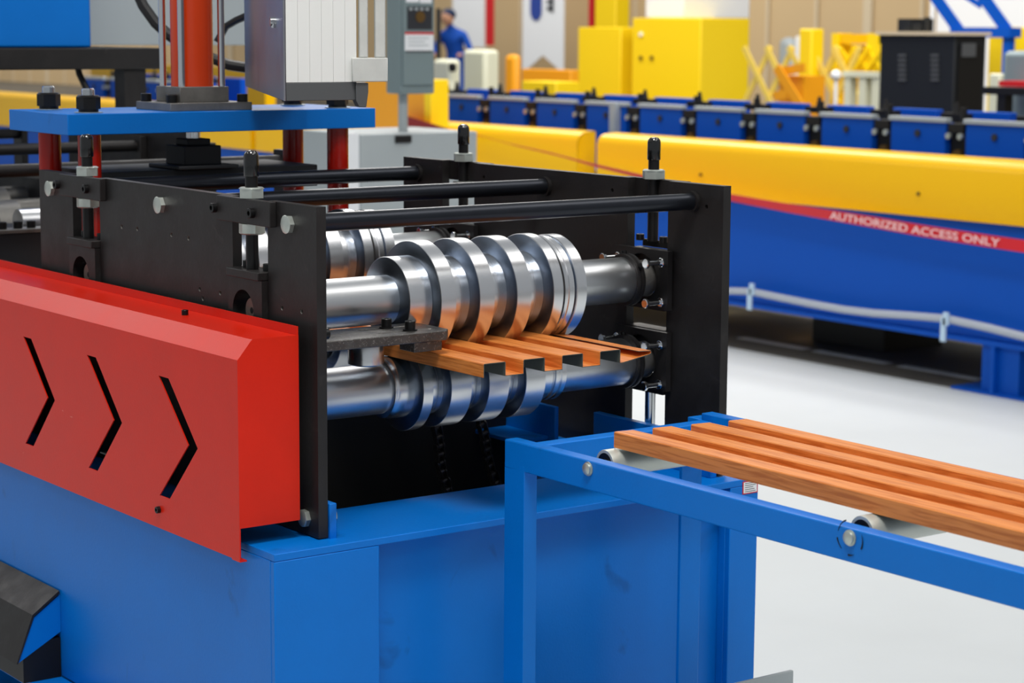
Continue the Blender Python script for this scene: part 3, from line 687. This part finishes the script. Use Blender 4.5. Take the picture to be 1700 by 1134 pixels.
ord_ = ['first', 'second', 'third', 'fourth', 'fifth', 'sixth', 'seventh', 'eighth', 'ninth', 'tenth', 'eleventh', 'twelfth']
proto = None
for k in range(-1, 11):
    x = xs0+.4447*k
    lab = 'blue box-shaped roll stand with black screw gap, %s from the left along the far line' % ord_[k+1]
    if proto is None:
        t = thing('far_roll_stand', lab, 'roll stand', (x, 5.5, .78), 'roll stands of the far line')
        B('blue_block', 'blue_far', t, x, x+.325, 5.5, 5.56, .78, 1.10, .003); B('blue_block', 'blue_far', t, x+.02, x+.30, 5.95, 6.0, .78, 1.135, .003)
        B('top_bar', 'grey_light', t, x-.01, x+.335, 5.49, 5.53, 1.101, 1.122, .003)
        B('crosshead', 'gap', t, x+.34, x+.43, 5.5, 5.62, 1.06, 1.10)
        B('bearing_block', 'gap', t, x+.33, x+.442, 5.53, 5.62, .78, 1.059)
        MB().cyl((x+.386, 5.529, .96), (x+.386, 5.51, .96), .026, 20).build('shaft_end', 'brass', t)
        MB().cyl((x+.386, 5.55, 1.105), (x+.386, 5.55, 1.17), .015, 12).build('screw', 'gap', t)
        for dx in (.352, .42): MB().cyl((x+dx, 5.499, 1.045), (x+dx, 5.485, 1.045), .014, 12).build('nut', 'zinc', t)
        MB().cyl((x+.165, 5.499, 1.05), (x+.165, 5.492, 1.05), .016, 12).build('bolt', 'ink_dark', t)
        MB().cyl((x+.10, 5.82, 1.13), (x+.10, 5.82, 1.18), .018, 12, r2=.008).build('rear_screw', 'gap', t); B('rear_bar', 'gap', t, x+.02, x+.18, 5.8, 5.84, 1.1, 1.13)
        proto = t
    else: dup(proto, (.4447*(k+1), 0, 0), lab)
for n__, k_ in enumerate((10, 9, 8, 7)):
    dup(proto, (-.4447*k_, 0, 0), 'far blue roll stand under the black frame beam, %s from left' % ord_[n__])
fy = MB().box(at(150, 112, 'y', 7.5).x, at(440, 112, 'y', 7.5).x, 7.5, 7.6, 0, at(300, 109, 'y', 7.5).z).build('yellow_fence', 'yellow', None); tag(fy, 'low yellow fence seen in the distance under the black frame beam', 'fence')
fpz = MB().box(-6.09, -6.045, 5.46, 5.5, .78, 1.12).build('far_upright', 'grey_light', None); tag(fpz, 'pale upright post at the gap between the yellow guards', 'post')
# conduit with ties
cps = [at(x, y, 'y', 5.12) for x, y in ((1150, 486), (1213, 483), (1247, 484), (1300, 495), (1350, 505), (1400, 514), (1450, 520), (1510, 524), (1570, 529), (1640, 544), (1700, 559), (1780, 575))]
cb = MB().tube([Vector((-7, 5.12, .29))]+cps, .017, 12).build('flexible_conduit', 'conduit'); tag(cb, 'light grey flexible conduit sagging along the bottom of the far blue beam', 'conduit')
for px, py, nm in ((1247, 490, 'left'), (1569, 540, 'right')):
    p = at(px, py, 'y', 5.1)
    b = MB(); b.box(p.x-.022, p.x+.004, 5.095, 5.105, p.z-.07, p.z+.03); b.box(p.x-.01, p.x+.018, 5.095, 5.105, p.z, p.z+.055)
    o = b.build('cable_tie', 'tie', None); tag(o, 'white cable tie hanging on the grey conduit, the %s one' % nm, 'cable tie', 'cable ties on the far conduit')
# barrier tape with lettering
tp = thing('barrier_tape', 'red barrier tape lettered AUTHORIZED ACCESS ONLY, sagging in front of the yellow guard', 'barrier tape', (-4, 5.0, .7))
ctr = [(668, 203), (740, 214), (800, 226), (850, 240), (920, 256), (985, 274), (1060, 292), (1140, 312), (1213, 328), (1300, 344), (1378, 357), (1450, 369), (1530, 383), (1600, 394), (1652, 402), (1700, 409), (1800, 424)]
tilt = [70, 72, 74, 72, 68, 62, 56, 48, 40, 30, 20, 12, 8, 5, 3, 2, 0]
Pp = [at(x, y, 'y', 5.0) for x, y in ctr]; b = MB(); V = []
for p, t_ in zip(Pp, tilt):
    a = math.radians(t_); o = Vector((0, -math.sin(a), math.cos(a)))*.025; V += [p-o, p+o, p+o+Vector((0, .001, 0)), p-o+Vector((0, .001, 0))]
fs = []
for i in range(len(Pp)-1):
    for k in range(4): fs.append((4*i+k, 4*i+(k+1) % 4, 4*i+4+(k+1) % 4, 4*i+4+k))
b.add(V, fs); b.build('webbing', 'tape', tp)
b = MB(); b.hexa([at(x, y, 'y', 4.95) for x, y in ((668, 190), (765, 220), (668, 216))], [at(x, y, 'y', 4.96) for x, y in ((668, 190), (765, 220), (668, 216))]); b.build('slack_fold', 'tape_dark', tp, label='dark red slack fold of the tape')
def text(s, size, name='lettering'):
    cu = bpy.data.curves.new(name, 'FONT'); cu.body = s; cu.size = size; cu.extrude = .0004; cu.align_x = 'LEFT'; cu.resolution_u = 3; cu.offset = .0006
    to = bpy.data.objects.new(name, cu); C.objects.link(to); dg = bpy.context.evaluated_depsgraph_get()
    me = bpy.data.meshes.new_from_object(to.evaluated_get(dg)); C.objects.unlink(to); bpy.data.objects.remove(to); return me
me = text('AUTHORIZED ACCESS ONLY', .046)
xs_ = [v.co.x for v in me.vertices]; Lx = max(xs_)
pa, pb = at(1378, 357, 'y', 4.994), at(1660, 403.5, 'y', 4.994); span = (pb-pa).length
def along(t):     # position on the tape centre line between pa and pb
    pts = [at(x, y, 'y', 4.994) for x, y in ctr[10:16]]; seg = [(pts[i+1]-pts[i]).length for i in range(len(pts)-1)]; T = t*span; 
    for i, s_ in enumerate(seg):
        if T <= s_ or i == len(seg)-1:
            dd = (pts[i+1]-pts[i]).normalized(); return pts[i]+dd*T, dd
        T -= s_
for v in me.vertices:
    p, dd = along(v.co.x/Lx); up_ = Vector((-dd.z, 0, dd.x)); v.co = p+up_*(v.co.y-.0165)+Vector((0, -v.co.z, 0))-ORG[tp.name]
me.materials.append(M['pink']); o = bpy.data.objects.new('lettering', me); C.objects.link(o); o.parent = tp; o['label'] = 'pale lettering AUTHORIZED ACCESS ONLY'

# ---------------------------------------------------------------- things beyond the far line
def far_box(name, mname, px0, px1, pyt, Y, depth, label, cat, zb=0, bevel=.01, pyb=None):
    p0 = at(px0, pyt, 'y', Y); p1 = at(px1, pyt, 'y', Y+depth); fx_ = at(px1, pyt, 'y', Y).x
    if p1.x-p0.x < .35*(fx_-p0.x):
        xm = p0.x+.6*(fx_-p0.x); lo, hi = 0., 3.
        for _ in range(40):
            dm = (lo+hi)/2; q = Vector((xm, Y+dm, p0.z))-CAM
            if 850+F*q.dot(RT)/q.dot(fwd) < px1: lo = dm
            else: hi = dm
        depth = dm; p1 = Vector((xm, Y, p0.z))
    z0 = zb if pyb is None else at(px0, pyb, 'y', Y).z
    o = MB().box(p0.x, p1.x, Y, Y+depth, z0, p0.z).build(name, mname, None, bevel); tag(o, label, cat); return o
o = thing('yellow_end_box', 'yellow box guard at the left end of the far line, behind the switch box post', 'guard', (-7.5, 5.0, 0))
p0, p1 = at(606, 150, 'y', 5.02), at(706, 150, 'y', 5.02)
MB().box(p0.x, p1.x, 5.02, 5.13, .72, 1.22).build('box', 'amber', o, .005); MB().box(p1.x+.002, p1.x+.07, 5.01, 5.13, .72, 1.22).build('edge_strip', 'yellow2', o, .005); MB().box(p0.x, p0.x+.05, 5.04, 5.12, 0, .72).build('leg', 'amber', o); MB().box(p1.x-.05, p1.x, 5.04, 5.12, 0, .72).build('leg', 'amber', o)
YM = 11.0
far_box('yellow_cabinet', 'yellow2', 960, 1080, 45, YM, 1.0, 'low yellow machine cabinet at the left of the tall yellow ones', 'cabinet')
far_box('yellow_cabinet', 'yellow2', 988, 1046, -30, YM+1.2, .9, 'tallest narrow yellow column behind the low yellow cabinet', 'cabinet')
wc = far_box('yellow_cabinet', 'yellow2', 1050, 1245, 30, YM-.1, 1.1, 'wide bright yellow cabinet below the white machine panel', 'cabinet')
far_box('white_machine_panel', 'white', 1072, 1246, -40, YM+.1, .8, 'white machine panel on top of the wide yellow cabinet', 'panel', pyb=30)
for px, py in ((1062, 57), (1028, 95), (1062, 96), (1080, 96)):
    p = at(px, py, 'y', YM-.12); MB().cyl((p.x, YM-.1, p.z), (p.x, YM-.115, p.z), .02, 12).build('knob', 'brass' if py > 60 else 'white', wc) if px > 1060 else None
# banners
def banner(px0, px1, pyt, pyb, notch, label, m='white'):
    Y = 20.5; a, b2 = at(px0, pyb, 'y', Y), at(px1, pyb, 'y', Y); n = at((px0+px1)/2, notch, 'y', Y); zt_ = 4.5
    t = thing('hanging_banner', label, 'banner', ((a.x+b2.x)/2, Y, (a.z+b2.z)/2))
    MB().plate([(a.x, a.z), (n.x, n.z), (b2.x, b2.z), (b2.x, zt_), (a.x, zt_)], [], XZ(0), Y, Y+.02).build('cloth', m, t)
    MB().box(a.x-.05, b2.x+.05, Y-.03, Y+.05, zt_, zt_+.06).build('rail', 'cast', t); return t
bn = banner(867, 935, -60, 122, 92, 'white swallow-tailed banner with a blue emblem hanging before the beige wall')
YB = 20.49
a, c_ = at(881, -12, 'y', YB), at(899, 34, 'y', YB); wd = c_.x-a.x; r = wd/2
shp = [(a.x, 2.6), (a.x, c_.z+r)]+[(a.x+r-r*math.cos(PI*k/10), c_.z+r-r*math.sin(PI*k/10)) for k in range(1, 10)]+[(c_.x, c_.z+r), (c_.x, 2.6)]
MB().plate(shp, [], XZ(0), YB-.01, YB).build('emblem', 'ink_blue', bn)
b = MB()
for k in range(3): q = at(912, 14-11*k, 'y', YB); b.box(q.x-.06, q.x+.08, YB-.01, YB, q.z-.03, q.z+.03)
q = at(914, 4, 'y', YB); b.box(q.x+.02, q.x+.08, YB-.01, YB, q.z-.16, q.z+.3); b.build('lettering', 'ink_dark', bn)
rb = far_box('white_banner', 'white', 752, 806, -60, 20.3, .03, 'white banner with a red edge, left part of the beige wall', 'banner', pyb=78, bevel=0)
p0, p1 = at(806, 75, 'y', 20.3), at(818, 75, 'y', 20.3); MB().box(p0.x, p1.x, 20.3, 20.33, p0.z, rb.dimensions.z+1 if 0 else 3).build('red_edge', 'ink_red', rb)
rp = far_box('red_pole', 'ink_red', 978, 990, -60, 12.4, .1, 'red upright strip behind the tallest yellow column', 'post', bevel=0)
# machines between
far_box('cream_machine', 'cream', 768, 830, 82, 8.2, .6, 'cream coloured machine housing left of the amber box', 'machine housing', bevel=.03)
cm = far_box('cream_motor', 'cream', 718, 766, 98, 7.8, .5, 'small cream motor housing beside the switch box', 'motor', bevel=.03)
p = at(752, 112, 'y', 7.79); MB().cyl((p.x, 7.8, p.z), (p.x, 7.77, p.z), .035, 16).build('hub', 'gap', cm)
far_box('amber_box', 'amber', 836, 868, 90, 9.5, .5, 'amber rounded box to the left of the white banner', 'machine part', bevel=.05)
far_box('amber_rail', 'amber', 866, 962, 114, 10, .1, 'amber rail running under the white banner', 'rail', bevel=.01)
far_box('green_yellow_table', 'yellow2', 866, 962, 134, 9, .6, 'yellowish table top behind the far roll stands', 'table')
# person
pe = thing('person', 'distant person in a blue shirt and dark cap, to the right of the switch box', 'person', tuple(at(757, 60, 'y', 17.5)[:2])+(0,))
def skin_body(name, pts, edges, rad, m, par, lv=2):
    me = bpy.data.meshes.new(name); o0 = Vector(ORG[par.name]); me.from_pydata([tuple(Vector(p)-o0) for p in pts], edges, []); o = bpy.data.objects.new(name, me); C.objects.link(o); o.parent = par
    s_ = o.modifiers.new('skin', 'SKIN')
    for i, r_ in enumerate(rad): me.skin_vertices[0].data[i].radius = (r_, r_*.85)
    me.skin_vertices[0].data[0].use_root = True; ss = o.modifiers.new('sub', 'SUBSURF'); ss.levels = lv; ss.render_levels = lv; me.materials.append(M[m]); ORG[o.name] = o0; return o
o0 = ORG[pe.name]; hx = lambda a, b2, z: (o0.x+a*.79+b2*.6, o0.y+a*.61-b2*.79, z)
skin_body('body', [hx(0, 0, .92), hx(0, 0, 1.1), hx(-.02, .06, 1.3), hx(-.03, .1, 1.42), hx(-.04, .14, 1.5), hx(-.05, .18, 1.58),
    hx(-.2, .1, 1.4), hx(-.3, .18, 1.15), hx(-.22, .42, 1.12), hx(.16, .1, 1.4), hx(.3, .16, 1.15), hx(.2, .4, 1.08),
    hx(-.1, 0, .85), hx(-.12, .03, .48), hx(-.12, 0, .03), hx(.1, 0, .85), hx(.12, .03, .48), hx(.12, 0, .03)],
    [(0, 1), (1, 2), (2, 3), (3, 4), (4, 5), (3, 6), (6, 7), (7, 8), (3, 9), (9, 10), (10, 11), (0, 12), (12, 13), (13, 14), (0, 15), (15, 16), (16, 17)],
    [.15, .15, .17, .14, .06, .06, .075, .055, .042, .075, .055, .042, .1, .07, .05, .1, .07, .05], 'shirt', pe)
MB().sphere(hx(-.06, .24, 1.66), .1, sc=(1, 1, 1.2)).build('head', 'skin', pe)
MB().sphere(hx(-.05, .21, 1.71), .115, sc=(1, 1, .85)).build('cap', 'navy', pe)
for a_ in (-1, 1):
    h = hx(.21*a_, .46, 1.1); hm = MB().sphere(h, .045, sc=(1, 1, .6))
    for k in range(5): hm.tube([Vector(h)+Vector((.012*(k-2), 0, 0)), Vector(hx(.21*a_+.012*(k-2), .55-(.03 if k in (0, 4) else 0), 1.08))], .009, 6)
    hm.build('hand', 'skin', pe)
far_box('dark_pillar', 'cast', 724, 732, 14, 9.0, .03, 'dark slim upright beside the switch box edge', 'post', bevel=0)
# lattice barrier: every slat a part
lb = thing('lattice_barrier', 'yellow expanding lattice barrier standing behind the far line', 'barrier', tuple(at(1320, 100, 'y', 9.0)[:2])+(0,))
def bar2(px0, py0, px1, py1, Y, r=.02, m='yellow2', par=None, name='slat'):
    a, c_ = at(px0, py0, 'y', Y), at(px1, py1, 'y', Y); d_ = (c_-a).normalized(); n2 = Vector((-d_.z, 0, d_.x))*r
    return MB().hexa([a-n2, c_-n2, c_+n2, a+n2], [v+Vector((0, .012, 0)) for v in (a-n2, c_-n2, c_+n2, a+n2)]).build(name, m, par)
for k in range(5):
    x = 1234+37*k
    bar2(x, 78, x+45, 172, 9.0, .022, 'pale_yellow', par=lb); bar2(x+45, 78, x, 172, 9.02, .022, 'pale_yellow', par=lb)
pA = at(1337, 48, 'y', 8.95); pl = MB().box(pA.x-.05, pA.x+.075, 8.94, 9.06, 0, pA.z).build('end_post', 'yellow2', lb, .01)
pB = at(1384, 56, 'y', 9.3); pC = at(1460, 56, 'y', 9.3)
pg = thing('yellow_mesh_gate', 'yellow panel gate left of the black cabinet', 'gate', (pB.x, 9.3, 0))
MB().box(pB.x, pC.x, 9.3, 9.34, at(1400, 72, 'y', 9.3).z, pB.z).build('top_panel', 'yellow', pg); MB().box(pB.x, pC.x, 9.36, 9.4, .3, at(1400, 74, 'y', 9.3).z).build('sheet', 'yellow2', pg)
MB().box(pC.x-.1, pC.x, 9.28, 9.42, 0, pB.z+.005).build('end_post', 'yellow2', pg); MB().box(pB.x, pB.x+.06, 9.28, 9.42, 0, pB.z+.005).build('end_post', 'yellow2', pg)
for k in range(3): bar2(1392+22*k, 78, 1420+22*k, 120, 9.27, .014, par=pg); bar2(1420+22*k, 78, 1392+22*k, 120, 9.26, .014, par=pg)
am = thing('amber_machine_arm', 'amber folded machine arm in front of the lattice barrier', 'machine part', tuple(at(1300, 140, 'y', 8.5)[:2])+(0,))
bar2(1288, 112, 1328, 176, 8.5, .035, 'amber', am, 'arm'); bar2(1290, 120, 1335, 112, 8.55, .03, 'amber', am, 'arm'); bar2(1284, 160, 1306, 155, 8.5, .03, 'amber', am, 'foot')
p = at(1310, 150, 'y', 8.6); MB().box(p.x-.1, p.x+.14, 8.6, 8.8, 0, p.z+.1).build('pedestal', 'amber', am)
far_box('grey_bollard', 'grey_light', 1290, 1330, 62, 13, .6, 'grey round-shouldered housing behind the lattice barrier', 'machine housing', bevel=.1)
far_box('white_pipe', 'white', 1320, 1336, 60, 12.2, .1, 'white upright beside the yellow barrier post', 'post')
wf = thing('portal_barrier', 'cream white portal frame standing in front of the yellow gate', 'frame', tuple(at(1415, 150, 'y', 8.6)[:2])+(0,))
for a_, b_ in ((1402, 1412), (1426, 1438), (1448, 1460)):
    p0, p1 = at(a_, 120, 'y', 8.6), at(b_, 120, 'y', 8.6); MB().box(p0.x, p1.x, 8.6, 8.66, 0, p0.z).build('upright', 'cream', wf)
p0, p1 = at(1400, 122, 'y', 8.6), at(1460, 122, 'y', 8.6); MB().box(p0.x, p1.x, 8.59, 8.67, p0.z-.02, p0.z+.015).build('head_rail', 'cream', wf)
p = at(1388, 125, 'y', 8.55); o = MB().sphere(p, .035).build('glint_ball', 'white', None); tag(o, 'white ball standing in for a bright glint left of the cream frame', 'knob')  # white ball on a stem stands in for a blurred bright highlight
p_ = MB().cyl((p.x, p.y, 0), (p.x, p.y, p.z-.03), .012, 10).build('stem', 'white', o)
# black cabinet
bc = thing('black_cabinet', 'large black cabinet with small vent slots, upper right behind the far line', 'cabinet', tuple(at(1550, 120, 'y', 8.0)[:2])+(0,))
c0 = at(1462, 58, 'y', 8.0); c2 = at(1586, 58, 'y', 8.0)
lo, hi = 0., 2.
for _ in range(40):
    cdp = (lo+hi)/2; q = Vector((c2.x, 8+cdp, 1.4))-CAM
    if 850+F*q.dot(RT)/q.dot(fwd) < 1637: lo = cdp
    else: hi = cdp
b = MB().box(c0.x, c2.x, 8.0, 8+cdp, .0, c0.z).build('housing', 'ink_dark', bc, .006)
M['cabk'] = mat('black_powder_coat', (14, 18, 22), .5)
b.data.materials.clear(); b.data.materials.append(M['cabk'])
MB().box(c2.x, c2.x+.008, 8.03, 8+cdp-.04, .3, c0.z-.06).build('side_door', 'gap', bc)
for px in (1492, 1546):
    for k in range(6):
        q = at(px, 92+8*k, 'y', 7.995); MB().box(q.x, q.x+.06, 7.99, 8.0, q.z-.008, q.z+.008).build('vent_slot', 'cab_base', bc)
q = at(1608, 83, 'x', c2.x+.01); MB().box(c2.x+.009, c2.x+.014, q.y-.06, q.y+.06, q.z-.04, q.z+.04).build('rating_plate', 'cab_base', bc)
tt = MB().box(c0.x-.02, c2.x+.02, 7.97, 8.02+cdp, c0.z+.001, c0.z+.02).build('cabinet_top_board', 'wall_strip', None); tag(tt, 'thin pale board lying on the black cabinet', 'board')
q = at(1490, 50, 'y', 8.2); b = MB(); b.box(q.x, q.x+.11, 8.2, 8.4, c0.z+.021, c0.z+.1); b.box(q.x+.12, q.x+.19, 8.2, 8.3, c0.z+.021, c0.z+.075); b.cyl((q.x+.19, 8.25, c0.z+.021), (q.x+.2, 8.25, c0.z+.11), .02, 10); o = b.build('desk_phone', 'cabk'); tag(o, 'small black device standing on the black cabinet', 'device')
# blue truss and right-hand objects
tr = thing('slanted_truss', 'blue slanted machine frame at the top right, before a white panel', 'machine frame', tuple(at(1600, 40, 'y', 10)[:2])+(0,))
for q in ((1548, -10, 1592, 52), (1628, -10, 1672, 52), (1600, -8, 1628, 10)): bar2(*q, 10, .045 if q[0] != 1600 else .02, 'blue_far', tr, 'brace')
p0, p1 = at(1580, 50, 'y', 10), at(1680, 50, 'y', 10); MB().box(p0.x, p1.x, 9.98, 10.1, p0.z-.05, p0.z+.02).build('rail', 'blue_far', tr)
for x_ in (p0.x+.02, p1.x-.08): MB().box(x_, x_+.06, 10.0, 10.06, 0, p0.z-.05).build('leg', 'blue_far', tr)
far_box('white_strip_post', 'white', 1545, 1556, -40, 10.6, .1, 'white upright strip left of the blue slanted frame', 'panel', pyb=60)
far_box('white_screen', 'white', 1557, 1760, -40, 12.4, .1, 'broad white panel behind the blue slanted frame', 'panel')
far_box('yellow_cabinet', 'yellow2', 1642, 1780, 45, 10.3, .6, 'yellow machine cabinet at the right edge behind the grey one', 'cabinet')
gg = far_box('grey_green_unit', 'grey_green', 1664, 1760, 84, 7.6, .4, 'grey-green machine unit at the right edge', 'machine housing', bevel=.03)
q = at(1668, 140, 'y', 7.5); b = MB().box(q.x, q.x+.2, 7.45, 7.58, q.z-.01, q.z+.02).build('red_bar', 'ink_red', None); tag(b, 'short red bar below the grey-green unit at right edge', 'bar')
q = at(1640, 150, 'y', 7.4); b = MB(); b.box(q.x, q.x+.6, 7.35, 7.44, q.z-.02, q.z+.02); b.box(q.x+.1, q.x+.16, 7.36, 7.42, 0, q.z-.02); b.box(q.x+.45, q.x+.5, 7.36, 7.42, 0, q.z-.02); o = b.build('dark_bench', 'gap'); tag(o, 'dark low bench at the right edge behind the far line', 'bench')
o = far_box('cream_crate', 'cream', 1642, 1672, 122, 7.9, .3, 'cream crate between black cabinet and grey-green unit', 'crate')
# grey box standing low at the right of the base
p = at(1207, 1134, 'x', .35); 
p = at(1318, 1113, 'x', .30); q = at(1150, 1145, 'x', .30)
gx = MB(); gx.box(.292, .30, q.y, p.y, 0, p.z); o = gx.build('grey_channel', 'grey_light', None, .002)
tag(o, 'light grey sheet-metal box at the bottom edge, beside the blue base post', 'box')
